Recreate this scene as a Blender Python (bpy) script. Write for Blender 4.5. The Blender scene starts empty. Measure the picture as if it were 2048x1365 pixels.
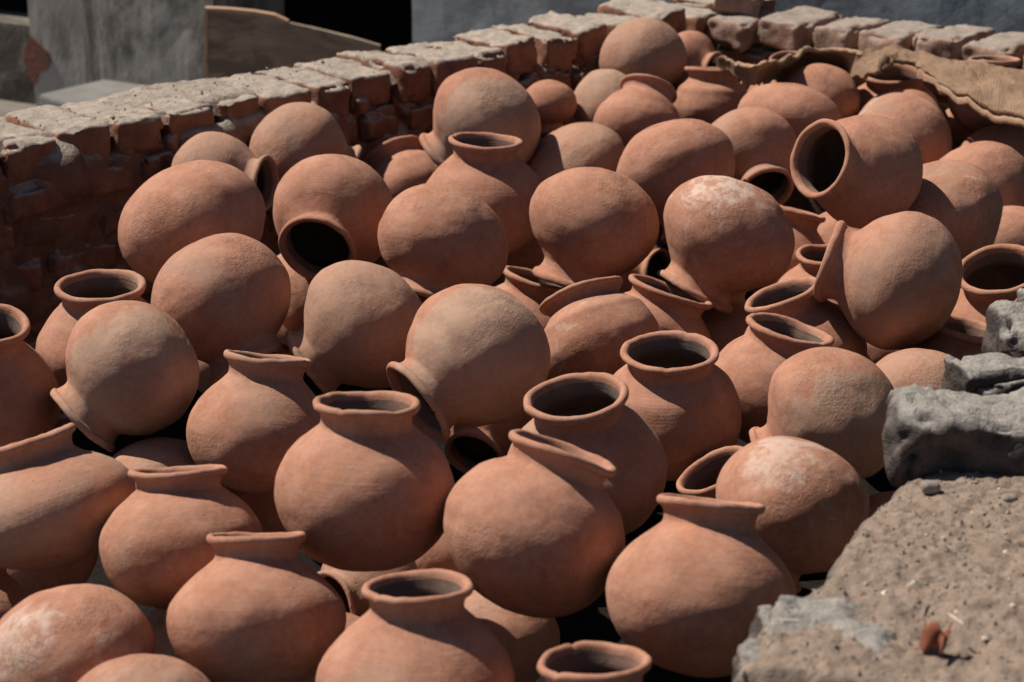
import bpy, math, random
import numpy as np
from mathutils import Vector, Matrix
random.seed(7)
rng = np.random.default_rng(7)
scene = bpy.context.scene
COL = scene.collection
# ------------------------------------------------------------------ camera
FPX = 4267.0; PITCH = math.radians(19.0); CAM_H = 1.66
cam_d = bpy.data.cameras.new("camera"); cam = bpy.data.objects.new("camera", cam_d); COL.objects.link(cam)
cam.location = (0, 0, CAM_H); cam.rotation_euler = (math.radians(90) - PITCH, 0, 0)
cam_d.lens = 75.0; cam_d.sensor_width = 36.0; cam_d.clip_start = 0.05; cam_d.clip_end = 500
cam_d.dof.use_dof = True; cam_d.dof.focus_distance = 3.45; cam_d.dof.aperture_fstop = 6.3
scene.camera = cam
# ------------------------------------------------------------------ light
SUN = Vector((-0.52, 0.23, 0.82)).normalized()
world = bpy.data.worlds.new("World"); scene.world = world; world.use_nodes = True
wn = world.node_tree; wn.nodes.clear()
sky = wn.nodes.new("ShaderNodeTexSky"); sky.sky_type = 'NISHITA'; sky.sun_disc = False
sky.sun_elevation = math.asin(SUN.z); sky.sun_rotation = math.atan2(SUN.x, SUN.y)
sky.air_density = 0.7; sky.dust_density = 0.4; sky.ozone_density = 1.0
bg = wn.nodes.new("ShaderNodeBackground"); bg.inputs[1].default_value = 0.05
wo = wn.nodes.new("ShaderNodeOutputWorld")
wn.links.new(sky.outputs[0], bg.inputs[0]); wn.links.new(bg.outputs[0], wo.inputs[0])
sun_d = bpy.data.lights.new("sun", 'SUN'); sun_d.energy = 5.0; sun_d.angle = math.radians(0.55); sun_d.color = (1.0, 0.93, 0.84)
sun = bpy.data.objects.new("sun", sun_d); COL.objects.link(sun)
sun.rotation_euler = SUN.to_track_quat('Z', 'Y').to_euler(); sun.location = (-3, 0, 6)
scene.view_settings.view_transform = 'Standard'; scene.view_settings.look = 'None'
scene.view_settings.exposure = 0.28; scene.view_settings.gamma = 1.0
scene.view_settings.use_curve_mapping = False
scene.cycles.max_bounces = 6; scene.cycles.diffuse_bounces = 2

# ------------------------------------------------------------------ helpers
def at(x, y, z):
    """a point of the place at height z seen in the direction of photo pixel x, y (2048 wide)"""
    d = Vector(((x - 1024) / FPX, 0, 0)) + Vector((0, math.sin(PITCH), math.cos(PITCH))) * ((682.5 - y) / FPX) + Vector((0, math.cos(PITCH), -math.sin(PITCH)))
    t = (z - CAM_H) / d.z
    return Vector((0, 0, CAM_H)) + d * t
def at_y(x, y, Y):
    d = Vector(((x - 1024) / FPX, 0, 0)) + Vector((0, math.sin(PITCH), math.cos(PITCH))) * ((682.5 - y) / FPX) + Vector((0, math.cos(PITCH), -math.sin(PITCH)))
    return Vector((0, 0, CAM_H)) + d * (Y / d.y)
def at_plane(x, y, p0, n):
    d = at_y(x, y, 1.0) - Vector((0, 0, CAM_H))
    return Vector((0, 0, CAM_H)) + d * ((p0 - Vector((0, 0, CAM_H))).dot(n) / d.dot(n))
def _hash(ix, iy, iz, seed):
    n = (ix * 374761393 + iy * 668265263 + iz * 2147483647 + seed * 1274126177) & 0xffffffff
    n = ((n ^ (n >> 13)) * 1274126177) & 0xffffffff
    n = ((n ^ (n >> 15)) * 2246822519) & 0xffffffff
    return ((n ^ (n >> 16)) & 0xffff) / 32767.5 - 1.0
def vnoise(P, seed=0):
    P = np.asarray(P, float); i = np.floor(P).astype(np.int64); f = P - i; f = f * f * f * (f * (f * 6 - 15) + 10)
    out = 0
    for dx in (0, 1):
        wx = f[:, 0] if dx else 1 - f[:, 0]
        for dy in (0, 1):
            wy = f[:, 1] if dy else 1 - f[:, 1]
            for dz in (0, 1):
                wz = f[:, 2] if dz else 1 - f[:, 2]
                out = out + wx * wy * wz * _hash(i[:, 0] + dx, i[:, 1] + dy, i[:, 2] + dz, seed)
    return out
def fbm(P, freq, octs, seed=0, gain=.5):
    s = 0; a = 1
    P = np.asarray(P, float)
    for k in range(octs):
        s = s + a * vnoise(P * freq + 17.3 * k + seed * 3.1, seed + k); a *= gain; freq *= 2.03
    return s
def mesh(name, V, Fc, smooth=True, mats=()):
    m = bpy.data.meshes.new(name)
    V = np.asarray(V, float); Fc = np.asarray(Fc, int)
    m.vertices.add(len(V)); m.vertices.foreach_set("co", V.ravel())
    k = Fc.shape[1]
    m.loops.add(Fc.size); m.loops.foreach_set("vertex_index", Fc.ravel())
    m.polygons.add(len(Fc)); m.polygons.foreach_set("loop_start", np.arange(len(Fc)) * k)
    m.polygons.foreach_set("use_smooth", np.full(len(Fc), smooth))
    for mt in mats: m.materials.append(mt)
    m.update(calc_edges=True); m.validate()
    return m
def link(name, me, parent=None, loc=None, label=None, cat=None, group=None, kind=None, rot=None):
    o = bpy.data.objects.new(name, me); COL.objects.link(o)
    if loc is not None: o.location = loc
    if rot is not None: o.rotation_euler = rot
    if parent is not None: o.parent = parent
    if label: o["label"] = label
    if cat: o["category"] = cat
    if group: o["group"] = group
    if kind: o["kind"] = kind
    return o
# ------------------------------------------------------------------ node helper
class NT:
    def __init__(s, name):
        s.m = bpy.data.materials.new(name); s.m.use_nodes = True; s.t = s.m.node_tree; s.t.nodes.clear()
        s.out = s.n("ShaderNodeOutputMaterial"); s.b = s.n("ShaderNodeBsdfPrincipled")
        s.l(s.b.outputs[0], s.out.inputs[0]); s.b.inputs["Specular IOR Level"].default_value = .25
        s.b.inputs["Roughness"].default_value = .9
        s.tc = s.n("ShaderNodeTexCoord")
    def n(s, ty, **k):
        x = s.t.nodes.new(ty)
        for a, v in k.items(): setattr(x, a, v)
        return x
    def l(s, a, b): s.t.links.new(a, b)
    def noise(s, vec, scale, detail=4, rough=.55, dist=0.0):
        x = s.n("ShaderNodeTexNoise"); s.l(vec, x.inputs["Vector"])
        x.inputs["Scale"].default_value = scale; x.inputs["Detail"].default_value = detail
        x.inputs["Roughness"].default_value = rough; x.inputs["Distortion"].default_value = dist
        return x.outputs["Fac"]
    def ramp(s, fac, a, b, lo=0.0, hi=1.0):
        x = s.n("ShaderNodeMapRange"); x.interpolation_type = 'SMOOTHSTEP'
        s.l(fac, x.inputs[0]); x.inputs[1].default_value = a; x.inputs[2].default_value = b
        x.inputs[3].default_value = lo; x.inputs[4].default_value = hi
        return x.outputs[0]
    def math(s, op, a, b=None, clamp=False):
        x = s.n("ShaderNodeMath", operation=op, use_clamp=clamp)
        for i, v in enumerate((a, b)):
            if v is None: continue
            if isinstance(v, (int, float)): x.inputs[i].default_value = v
            else: s.l(v, x.inputs[i])
        return x.outputs[0]
    def mix(s, fac, a, b, blend='MIX'):
        x = s.n("ShaderNodeMix", data_type='RGBA', blend_type=blend)
        for i, v in ((0, fac), (6, a), (7, b)):
            if isinstance(v, (int, float)): x.inputs[i].default_value = v
            elif isinstance(v, tuple): x.inputs[i].default_value = (*v, 1)
            else: s.l(v, x.inputs[i])
        return x.outputs[2]
    def attr(s, name):
        x = s.n("ShaderNodeAttribute", attribute_type='OBJECT', attribute_name=name); return x.outputs["Fac"]
    def offset(s, vec, seed):
        c = s.n("ShaderNodeCombineXYZ"); s.l(seed, c.inputs[0]); s.l(s.math('MULTIPLY', seed, 1.7), c.inputs[1]); s.l(s.math('MULTIPLY', seed, .6), c.inputs[2])
        v = s.n("ShaderNodeVectorMath", operation='ADD'); s.l(vec, v.inputs[0]); s.l(c.outputs[0], v.inputs[1]); return v.outputs[0]
    def bump(s, h, dist, strength=1.0, prev=None):
        x = s.n("ShaderNodeBump"); x.inputs["Distance"].default_value = dist; x.inputs["Strength"].default_value = strength
        s.l(h, x.inputs["Height"])
        if prev is not None: s.l(prev, x.inputs["Normal"])
        return x.outputs[0]
    def done(s, col, nrm=None):
        if isinstance(col, tuple): s.b.inputs["Base Color"].default_value = (*col, 1)
        else: s.l(col, s.b.inputs["Base Color"])
        if nrm is not None: s.l(nrm, s.b.inputs["Normal"])
        return s.m

def clay_material(name, inside=False):
    k = NT(name); o = k.tc.outputs["Object"]
    seed = k.attr("seed"); tone = k.attr("tone"); flash = k.attr("flash"); dust = k.attr("dust")
    v = k.offset(o, seed)
    big = k.noise(v, 5.0, 3, .5, .6); mid = k.noise(v, 18, 5, .6, .4); fine = k.noise(v, 110, 4, .65); cloud = k.noise(v, 9, 6, .62, 1.2)
    base = k.mix(k.ramp(mid, .3, .72), (.318, .137, .080), (.412, .204, .132))
    # smoky tan bloom, larger where the pot's tone is high
    t = k.math('ADD', big, k.math('MULTIPLY', tone, .34))
    base = k.mix(k.math('MULTIPLY', k.ramp(t, .56, .76), .8), base, (.33, .198, .135))
    # sharp-edged flash of paler buff across one flank of the pot
    sp = k.n("ShaderNodeSeparateXYZ"); k.l(o, sp.inputs[0])
    fl = k.math('ADD', k.math('MULTIPLY', sp.outputs[0], 9.0), k.math('MULTIPLY', k.math('SUBTRACT', cloud, .5), 1.6))
    fl = k.math('MULTIPLY', k.ramp(fl, .18, .34), flash)
    base = k.mix(k.math('MULTIPLY', fl, .85), base, k.mix(k.ramp(mid, .35, .65), (.33, .205, .14), (.395, .262, .185)))
    # orange breakthroughs
    base = k.mix(k.math('MULTIPLY', k.ramp(k.noise(v, 7, 5, .6, .8), .60, .74), .55), base, (.45, .175, .085))
    # grey-white scuffs and ash
    sc = k.noise(v, 14, 7, .7, 1.0)
    th = k.math('SUBTRACT', .80, k.math('MULTIPLY', dust, .25))
    sm = k.math('MULTIPLY', k.math('SUBTRACT', sc, th), 9.0, True)
    base = k.mix(k.math('MULTIPLY', sm, .6), base, (.50, .42, .35))
    dk = k.ramp(k.noise(v, 11, 6, .68, .5), .66, .80)
    base = k.mix(k.math('MULTIPLY', dk, .5), base, (.155, .12, .10))
    # a pale patch of slip and ash left on the base
    pt = k.n("ShaderNodeVectorMath", operation='DISTANCE'); k.l(o, pt.inputs[0]); pt.inputs[1].default_value = (-.085, .0, -.075)
    pa = k.math('ADD', pt.outputs["Value"], k.math('MULTIPLY', k.math('SUBTRACT', cloud, .5), .11))
    pa = k.math('MULTIPLY', k.ramp(pa, .060, .040), k.ramp(dust, .9, .99))
    base = k.mix(k.math('MULTIPLY', pa, k.ramp(k.noise(v, 42, 6, .75), .40, .58, .08, .75)), base, (.58, .47, .39))
    # tiny pits and grains
    vo = k.n("ShaderNodeTexVoronoi"); k.l(v, vo.inputs["Vector"]); vo.inputs["Scale"].default_value = 75
    pit = k.ramp(vo.outputs["Distance"], .05, .16)
    pm = k.math('MULTIPLY', k.math('SUBTRACT', 1.0, pit), k.ramp(k.noise(v, 9, 2), .52, .66))
    base = k.mix(k.math('MULTIPLY', pm, .55), base, (.22, .11, .07))
    base = k.mix(k.ramp(fine, .35, .70, 0, .22), base, (.58, .36, .27))
    # throwing lines round the shoulder, neck and rim; rough beaten bottom
    zc = k.n("ShaderNodeCombineXYZ"); k.l(k.math('ADD', k.math('MULTIPLY', sp.outputs[2], 260.0), k.math('MULTIPLY', seed, 7.0)), zc.inputs[2])
    k.l(k.math('MULTIPLY', sp.outputs[0], 9.0), zc.inputs[0]); k.l(k.math('MULTIPLY', sp.outputs[1], 9.0), zc.inputs[1])
    lines = k.noise(zc.outputs[0], 1.0, 3, .6)
    up = k.ramp(sp.outputs[2], -.02, .05)
    low = k.math('SUBTRACT', 1.0, up)
    rough = k.math('MULTIPLY', k.noise(v, 190, 5, .7), k.math('ADD', .16, k.math('MULTIPLY', k.ramp(sp.outputs[2], .03, -.05, .12, 1.0), k.ramp(k.noise(v, 11, 3), .44, .62, .1, 1.5))))
    nb = k.bump(k.math('MULTIPLY', lines, up), .0011, .55)
    nb = k.bump(rough, .0022, .85, nb)
    nb = k.bump(k.noise(v, 26, 6, .6, .3), .0024, .7, nb)
    nb = k.bump(k.math('SUBTRACT', 1.0, pm), .0014, .5, nb)
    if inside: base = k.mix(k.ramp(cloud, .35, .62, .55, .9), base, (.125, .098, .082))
    k.l(k.ramp(fine, .3, .7, .78, .95), k.b.inputs["Roughness"])
    return k.done(base, nb)
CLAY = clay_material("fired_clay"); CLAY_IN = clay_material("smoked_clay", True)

def masonry(name, side_a, side_b, top_a, top_b, soot, dustlo=.35, dusthi=.75, bumpd=.004, sootamt=.5, mud=(.26, .2, .15)):
    """rough brick: burnt fired-clay sides, settled ash and dust on whatever faces up"""
    k = NT(name); P = k.n("ShaderNodeNewGeometry").outputs["Position"]
    info = k.n("ShaderNodeObjectInfo"); rnd = info.outputs["Random"]
    v = P
    m1 = k.noise(v, 22, 6, .65, .5); m2 = k.noise(v, 7, 4, .6); f = k.noise(v, 160, 4, .7); g = k.noise(v, 55, 5, .7, .4)
    a = k.mix(k.ramp(m1, .32, .7), side_a, side_b)
    a = k.mix(k.math('MULTIPLY', k.ramp(rnd, 0, 1), .35), a, tuple(c * .62 for c in side_a))
    a = k.mix(k.math('MULTIPLY', k.ramp(m2, .5, .72), sootamt), a, soot)
    a = k.mix(k.math('MULTIPLY', k.ramp(g, .54, .72), .35), a, mud)
    tp = k.mix(k.ramp(g, .3, .68), top_a, top_b)
    tp = k.mix(k.math('MULTIPLY', k.ramp(m1, .58, .74), .55), tp, soot)
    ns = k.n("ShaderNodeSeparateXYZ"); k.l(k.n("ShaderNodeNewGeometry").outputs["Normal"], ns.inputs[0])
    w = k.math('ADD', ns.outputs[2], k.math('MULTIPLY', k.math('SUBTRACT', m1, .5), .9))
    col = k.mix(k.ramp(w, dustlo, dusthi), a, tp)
    nb = k.bump(m1, bumpd * 1.6, .8); nb = k.bump(g, bumpd, .8, nb); nb = k.bump(f, bumpd * .35, .9, nb)
    return k.done(col, nb)
BRICK_L = masonry("kiln_brick", (.20, .082, .047), (.30, .138, .085), (.41, .335, .265), (.25, .215, .185), (.045, .035, .03), sootamt=.4)
BRICK_F = masonry("far_brick", (.29, .165, .115), (.42, .29, .22), (.34, .28, .235), (.24, .20, .17), (.06, .048, .04), .6, 1.0, sootamt=.5, mud=(.46, .37, .30))
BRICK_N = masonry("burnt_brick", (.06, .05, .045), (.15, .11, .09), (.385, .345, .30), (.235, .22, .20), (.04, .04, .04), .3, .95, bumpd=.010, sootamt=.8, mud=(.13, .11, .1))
MUD_L = masonry("wall_mud", (.17, .10, .07), (.30, .13, .08), (.41, .335, .265), (.25, .21, .175), (.05, .04, .035), .35, .8, bumpd=.007, sootamt=.4, mud=(.27, .21, .17))
MUD_N = masonry("packed_earth", (.10, .08, .066), (.19, .15, .12), (.30, .222, .168), (.19, .142, .108), (.10, .08, .065), .3, .8, bumpd=.006, sootamt=.4, mud=(.36, .29, .23))
SHADE_ASH = masonry("shade_black_ash", (.02, .017, .015), (.03, .025, .022), (.022, .018, .016), (.014, .012, .011), (.02, .017, .015))  # ash darkened to near black, standing in for deep shade between pots

def plain(name, ca, cb, scale, bd=.002, rough=.9, stretch=None, dirt=None, dscale=3):
    k = NT(name); o = k.tc.outputs["Object"]
    if stretch:
        mp = k.n("ShaderNodeMapping"); k.l(o, mp.inputs[0]); mp.inputs["Scale"].default_value = stretch; o = mp.outputs[0]
    n = k.noise(o, scale, 6, .65, .5); c = k.mix(k.ramp(n, .32, .68), ca, cb)
    if dirt: c = k.mix(k.math('MULTIPLY', k.ramp(k.noise(o, dscale, 6, .7, 1.5), .44, .60), .85), c, dirt)
    nb = k.bump(k.noise(o, scale * 5, 5, .65), bd)
    k.b.inputs["Roughness"].default_value = rough
    return k.done(c, nb)
SHADE_ASH.node_tree.nodes['Principled BSDF'].inputs['Specular IOR Level'].default_value = 0.0
PLASTER = plain("lime_plaster", (.27, .25, .215), (.42, .395, .35), 5, .003, dirt=(.115, .10, .085), dscale=3.4, stretch=(1, 1, .5))
SILL = plain("stained_plaster", (.15, .135, .11), (.24, .22, .19), 5, .003, dirt=(.08, .065, .05), dscale=2.5)
PLASTER_B = plain("blue_grey_plaster", (.28, .31, .32), (.35, .38, .39), 3, .002, dirt=(.20, .215, .22))
DARK = plain("shade_toned_interior", (.02, .018, .016), (.035, .03, .027), 3)  # room surfaces coloured near black so the openings read as deep shade
SLABM = plain("stone_slab", (.15, .147, .138), (.20, .193, .18), 9, .003)
YARD = plain("trodden_earth", (.13, .115, .10), (.19, .165, .14), 2.0, .01)
WOOD = plain("weathered_plywood", (.24, .185, .13), (.36, .285, .205), 6, .003, stretch=(1, 1, 3), dirt=(.15, .115, .085), dscale=2.6)
WOODEDGE = plain("cut_wood_edge", (.50, .33, .21), (.40, .26, .17), 20)
REDPATCH = plain("bare_brick_patch", (.22, .085, .055), (.15, .07, .05), 14, .006)
PEBBLE = plain("pebble", (.20, .17, .15), (.30, .26, .22), 40, .002)
STRAW = plain("dry_straw", (.70, .62, .48), (.55, .45, .32), 40)
LEAF = plain("dead_leaf", (.17, .055, .03), (.26, .09, .045), 30)
def burlap():
    k = NT("jute_sacking"); uv = k.tc.outputs["UV"]; o = k.tc.outputs["Object"]
    n = k.noise(o, 12, 5, .6); f = k.noise(o, 220, 4, .75)
    c = k.mix(k.ramp(n, .3, .7), (.41, .265, .172), (.54, .365, .25)); c = k.mix(k.ramp(f, .4, .62, 0, .4), c, (.34, .20, .125))
    w1 = k.n("ShaderNodeTexWave", bands_direction='X'); k.l(uv, w1.inputs[0]); w1.inputs["Scale"].default_value = 75; w1.inputs["Distortion"].default_value = 2.5
    w2 = k.n("ShaderNodeTexWave", bands_direction='Y'); k.l(uv, w2.inputs[0]); w2.inputs["Scale"].default_value = 75; w2.inputs["Distortion"].default_value = 2.5
    h = k.math('MULTIPLY', w1.outputs["Fac"], w2.outputs["Fac"])
    nb = k.bump(h, .006, 1.0); nb = k.bump(f, .006, .9, nb)
    k.b.inputs["Roughness"].default_value = 1.0; k.b.inputs["Specular IOR Level"].default_value = .05
    return k.done(c, nb)
JUTE = burlap()

# ------------------------------------------------------------------ rough boxes
def box_mesh(name, lx, ly, lz, cell, mat, round_=.01, amp=.004, seed=0, freq=14, big=.0, bigf=4, octs=4, bottom=True, off=(0, 0, 0), chip=0.0, smooth=True):
    """box centred on x, y and z, rounded and worn"""
    nx, ny, nz = (max(2, int(round(l / cell))) for l in (lx, ly, lz))
    V = []; Fc = []; idx = {}
    X = np.linspace(-lx / 2, lx / 2, nx + 1); Y = np.linspace(-ly / 2, ly / 2, ny + 1); Z = np.linspace(-lz / 2, lz / 2, nz + 1)
    def vid(i, j, k):
        t = (i, j, k)
        if t not in idx: idx[t] = len(V); V.append((X[i], Y[j], Z[k]))
        return idx[t]
    for i in range(nx):
        for j in range(ny):
            if bottom: Fc.append((vid(i, j, 0), vid(i, j + 1, 0), vid(i + 1, j + 1, 0), vid(i + 1, j, 0)))
            Fc.append((vid(i, j, nz), vid(i + 1, j, nz), vid(i + 1, j + 1, nz), vid(i, j + 1, nz)))
    for i in range(nx):
        for k in range(nz):
            Fc.append((vid(i, 0, k), vid(i + 1, 0, k), vid(i + 1, 0, k + 1), vid(i, 0, k + 1)))
            Fc.append((vid(i, ny, k), vid(i, ny, k + 1), vid(i + 1, ny, k + 1), vid(i + 1, ny, k)))
    for j in range(ny):
        for k in range(nz):
            Fc.append((vid(0, j, k), vid(0, j, k + 1), vid(0, j + 1, k + 1), vid(0, j + 1, k)))
            Fc.append((vid(nx, j, k), vid(nx, j + 1, k), vid(nx, j + 1, k + 1), vid(nx, j, k + 1)))
    V = np.array(V); h = np.array([lx, ly, lz]) / 2
    rr = min(round_, h.min() * .95)
    inner = np.clip(V, -(h - rr), h - rr); d = V - inner; L = np.linalg.norm(d, axis=1); nz_ = L > 1e-9
    V[nz_] = inner[nz_] + d[nz_] / L[nz_, None] * rr
    nrm = np.where(nz_[:, None], d / np.maximum(L, 1e-9)[:, None], 0)
    P = V + np.array(off)
    if chip:
        ed = (np.abs(d) > 1e-9).sum(1) >= 2; cn = np.clip(fbm(P, 21, 3, seed + 40) - .12, 0, .6) + np.clip(fbm(P, 60, 2, seed + 41) - .2, 0, .5) * .35
        V = V - nrm * (ed * cn * chip)[:, None]
    V = V + nrm * (fbm(P, freq, octs, seed)[:, None] * amp + (fbm(P, bigf, 2, seed + 9)[:, None] * big))
    V = V + np.stack([fbm(P, freq * .6, 2, seed + s) for s in (21, 22, 23)], 1) * amp * .6
    return mesh(name, V, Fc, smooth, (mat,))
# ------------------------------------------------------------------ setting
def grid(nx, ny, fn):
    u, v = np.meshgrid(np.linspace(0, 1, nx + 1), np.linspace(0, 1, ny + 1), indexing='ij')
    V = fn(u.ravel(), v.ravel()); I = np.arange((nx + 1) * (ny + 1)).reshape(nx + 1, ny + 1)
    Fc = np.stack([I[:-1, :-1], I[1:, :-1], I[1:, 1:], I[:-1, 1:]], 2).reshape(-1, 4)
    return V, Fc
g = np.array([(-150, -60, 0), (150, -60, 0), (150, 240, 0), (-150, 240, 0)], float)
link("ground", mesh("ground", g, [(0, 1, 2, 3)], False, (YARD,)), kind="structure")
Vf, Ff = grid(120, 110, lambda u, v: np.stack([-1.6 + 3.6 * u, 1.6 + 4.2 * v, -.0 + .045 + 0 * u], 1))
Vf[:, 2] += fbm(Vf, 3, 4, 5) * .02
Q0 = Vector((.49, 5.5, 0)); U = Vector((-.722, -.692, 0)).normalized(); NO = Vector((-.692, .722, 0)).normalized()
W = Vector((.857, -.515, 0)).normalized(); NF = Vector((.515, .857, 0)).normalized()
keep = np.array([((Vector(p) - Q0).dot(NO) < .1 and (Vector(p) - Q0).dot(NF) < .1) for p in Vf])
Ff = Ff[keep[Ff].all(1)]
link("kiln_floor", mesh("kiln_floor", Vf, Ff, True, (SHADE_ASH,)), kind="structure")

def wall_frame(o, org, u, n):
    """columns: along the wall, outwards, up"""
    o.matrix_world = Matrix(((u.x, n.x, 0, org.x), (u.y, n.y, 0, org.y), (0, 0, 1, 0), (0, 0, 0, 1)))
BV = [box_mesh("worn_brick", .112, .225, .078, .0075, BRICK_L, .008, .0042, 50 + i, 22, .004, 5, chip=.024) for i in range(7)]
BVF = [box_mesh("worn_brick", .112, .225, .070, .0075, BRICK_F, .008, .0038, 70 + i, 24, .003, 5, chip=.026) for i in range(5)]
BS = [box_mesh("broken_brick", .19, .10, .068, .011, BRICK_L, .010, .007, 90 + i, 22, .007, 6, chip=.03) for i in range(6)]

# left wall: earth core, a header course on top, half buried courses in its inner face
left = link("brick_kiln_wall", None, label="long old brick wall at left with dusty header bricks along its top, behind the pots", cat="wall")
wall_frame(left, Q0, U, NO)
LW = 3.4
core = box_mesh("wall_core", LW, .23, 0.60, .011, MUD_L, .02, .024, 5, 13, .012, 3.0, 6, bottom=False)
link("mud_core", core, left, (LW / 2 - .05, .124, .30))
r = random.Random(11)
s = -.30; k = 0
top = []
while s < LW - .1:
    wdt = r.uniform(.100, .122) if s > 1.02 else r.uniform(.092, .116)
    rough_part = s > 1.02
    b = link("brick", BV[k % 7], left)
    zj = r.uniform(-.004, .006) + (0 if rough_part else r.uniform(-.004, .012))
    out = r.uniform(-.012, .012) - (0 if rough_part else r.uniform(0, .028))
    b.location = (s + wdt / 2, .115 + out, .622 + zj)
    b.rotation_euler = (r.uniform(-.03, .03), r.uniform(-.05, .05) + (0 if rough_part else r.uniform(-.12, .05)), r.uniform(-.05, .05) * (1 if rough_part else 2.4) + (k % 2) * (math.pi))
    b.scale = (wdt / .112, r.uniform(.94, 1.06), r.uniform(.95, 1.1) * (.92 if rough_part else 1.08))
    s += wdt + (r.uniform(.006, .020) if rough_part else r.uniform(.014, .040)); k += 1
# half buried courses of the inner face, crumbling downwards
for c in range(7):
    z = .545 - c * .082; s = -.02 + r.uniform(0, .12)
    while s < LW - .25:
        hd = r.random() < (.75 if c == 0 else .4)
        L = r.uniform(.100, .118) if hd else r.uniform(.14, .20)
        if r.random() > (.03 if s < 1.0 else .08) + c * .012:
            b = link("brick", BS[r.randrange(6)], left)
            b.location = (s + L / 2, .045 + r.uniform(-.014, .016) + c * .002, z + r.uniform(-.010, .010))
            b.rotation_euler = (r.uniform(-.08, .08), r.uniform(-.09, .09), r.uniform(-.07, .07) + r.choice((0, math.pi)))
            b.scale = (L / .19, 1.0, r.uniform(.86, 1.05))
        s += L + r.uniform(.010, .035)
# dusty mud spread over the nearer half of the top course, lumpy and worn through at the brick ends
def cap(u, v):
    S = .72 + u * 2.66; T = .018 + v * .24
    P = np.stack([S, T, 0 * S], 1)
    edge = np.minimum(np.minimum(u * 14, 1), 1)
    z = .653 + .009 * np.clip((S - 1.0) * 2, 0, 1) + fbm(P, 11, 5, 31) * .010 + fbm(P, 4, 2, 33) * .008 + fbm(P, 70, 3, 35) * .0022
    z += -.05 * (1 - edge) - .03 * np.clip(1 - v * 9, 0, 1) - .05 * np.clip((v - .88) / .12, 0, 1)
    return np.stack([S, T, z], 1)
V, Fc = grid(260, 34, cap)
link("mud_capping", mesh("mud_capping", V, Fc, True, (MUD_L,)), left)
# mortar slumping out between the top bricks
for i in range(30):
    sx = .05 + i * .108 + r.uniform(-.03, .03)
    b = link("mortar_lump", box_mesh("mortar_lump", r.uniform(.04, .07), .07, r.uniform(.05, .09), .007, MUD_L, .02, .012, 300 + i, 30, .010, 12), left)
    b.location = (sx, r.uniform(.035, .05), .585 + r.uniform(-.015, .015)); b.rotation_euler = (r.uniform(-.4, .4), r.uniform(-.3, .3), r.uniform(-.5, .5))

# far wall: clean headers with open joints
far = link("brick_end_wall", None, label="brick wall across the far right end with pinkish header bricks laid side by side on top", cat="wall")
wall_frame(far, Q0, W, NF)
FW = 2.3
link("mud_core", box_mesh("end_core", FW, .23, .585, .016, MUD_L, .02, .010, 8, 9, .008, 3, 4, bottom=False), far, (FW / 2 + .02, .14, .292))
s = .035; k = 0
sizes = [.112, .130, .112, .122, .118, .122, .125]
while s < FW - .1:
    wdt = sizes[k] if k < len(sizes) else r.uniform(.105, .125)
    b = link("brick", BVF[k % 5], far)
    b.location = (s + wdt / 2, .105 + r.uniform(-.018, .012), .622 + r.uniform(-.006, .006) + (.006 if k == 1 else 0))
    b.rotation_euler = (r.uniform(-.025, .025), r.uniform(-.05, .05), -.13 + r.uniform(-.06, .06)); b.scale = (wdt / .112, r.uniform(.96, 1.06), r.uniform(.98, 1.12))
    s += wdt + r.uniform(.010, .022); k += 1
for c in range(3):
    z = .545 - c * .083; s = .02 + (c % 2) * .07
    while s < FW - .2:
        L = r.uniform(.105, .2); b = link("brick", BS[r.randrange(6)], far)
        b.location = (s + L / 2, .05 + r.uniform(-.012, .012), z + r.uniform(-.005, .005)); b.scale = (L / .19, 1, 1.02)
        b.rotation_euler = (r.uniform(-.05, .05), r.uniform(-.05, .05), r.uniform(-.05, .05)); s += L + r.uniform(.012, .025)
# second row of broken bricks behind the corner
for i, (px, py, rot, sc) in enumerate(((1480, -6, .3, 1.0),)):
    p = at(px, py, .69); b = link("brick", BVF[i % 5], far); lp = far.matrix_world.inverted() @ p
    b.location = lp; b.rotation_euler = (.05, .08, rot); b.scale = (sc, .8, .9)

# near wall: earth core, packed earth on top, burnt bricks standing out of it
near = link("near_kiln_wall", None, label="blurred near wall at lower right of packed earth and burnt grey bricks", cat="wall")
edge_px = [(1440, 1520), (1452, 1400), (1458, 1320), (1505, 1238), (1575, 1180), (1640, 1152), (1655, 1100), (1700, 1048), (1748, 1005), (1795, 955), (1850, 870), (1905, 780), (1965, 690), (2015, 610), (2075, 520), (2130, 440)]
EP = [at(x, y, .63) for x, y in edge_px]
ex = np.array([[p.x, p.y] for p in EP]); tt = np.linspace(0, 1, len(EP))
FL = at(1450, 1305, .635); FR = at(1720, 1348, .635)
def near_top(u, v):
    x0 = np.interp(u, tt, ex[:, 0]); y0 = np.interp(u, tt, ex[:, 1])
    X = x0 + v * .85; Y = y0 - v * .12
    P = np.stack([X, Y, 0 * X], 1)
    z = .630 + fbm(P, 9, 5, 41, .55) * .0095 + fbm(P, 60, 3, 44, .6) * .0035 + v * .03
    z -= .030 * np.clip(1 - np.maximum((Y - (FL.y + (X - FL.x) * (FR.y - FL.y) / (FR.x - FL.x))) / .02 + 1, 0), 0, 1)
    d = np.clip(v / .03, 0, 1); z -= (1 - d) ** 2 * .03
    X = X + fbm(P, 14, 3, 43) * .006 * (v < .02)
    return np.stack([X, Y, z], 1)
V, Fc = grid(330, 230, near_top)
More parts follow.
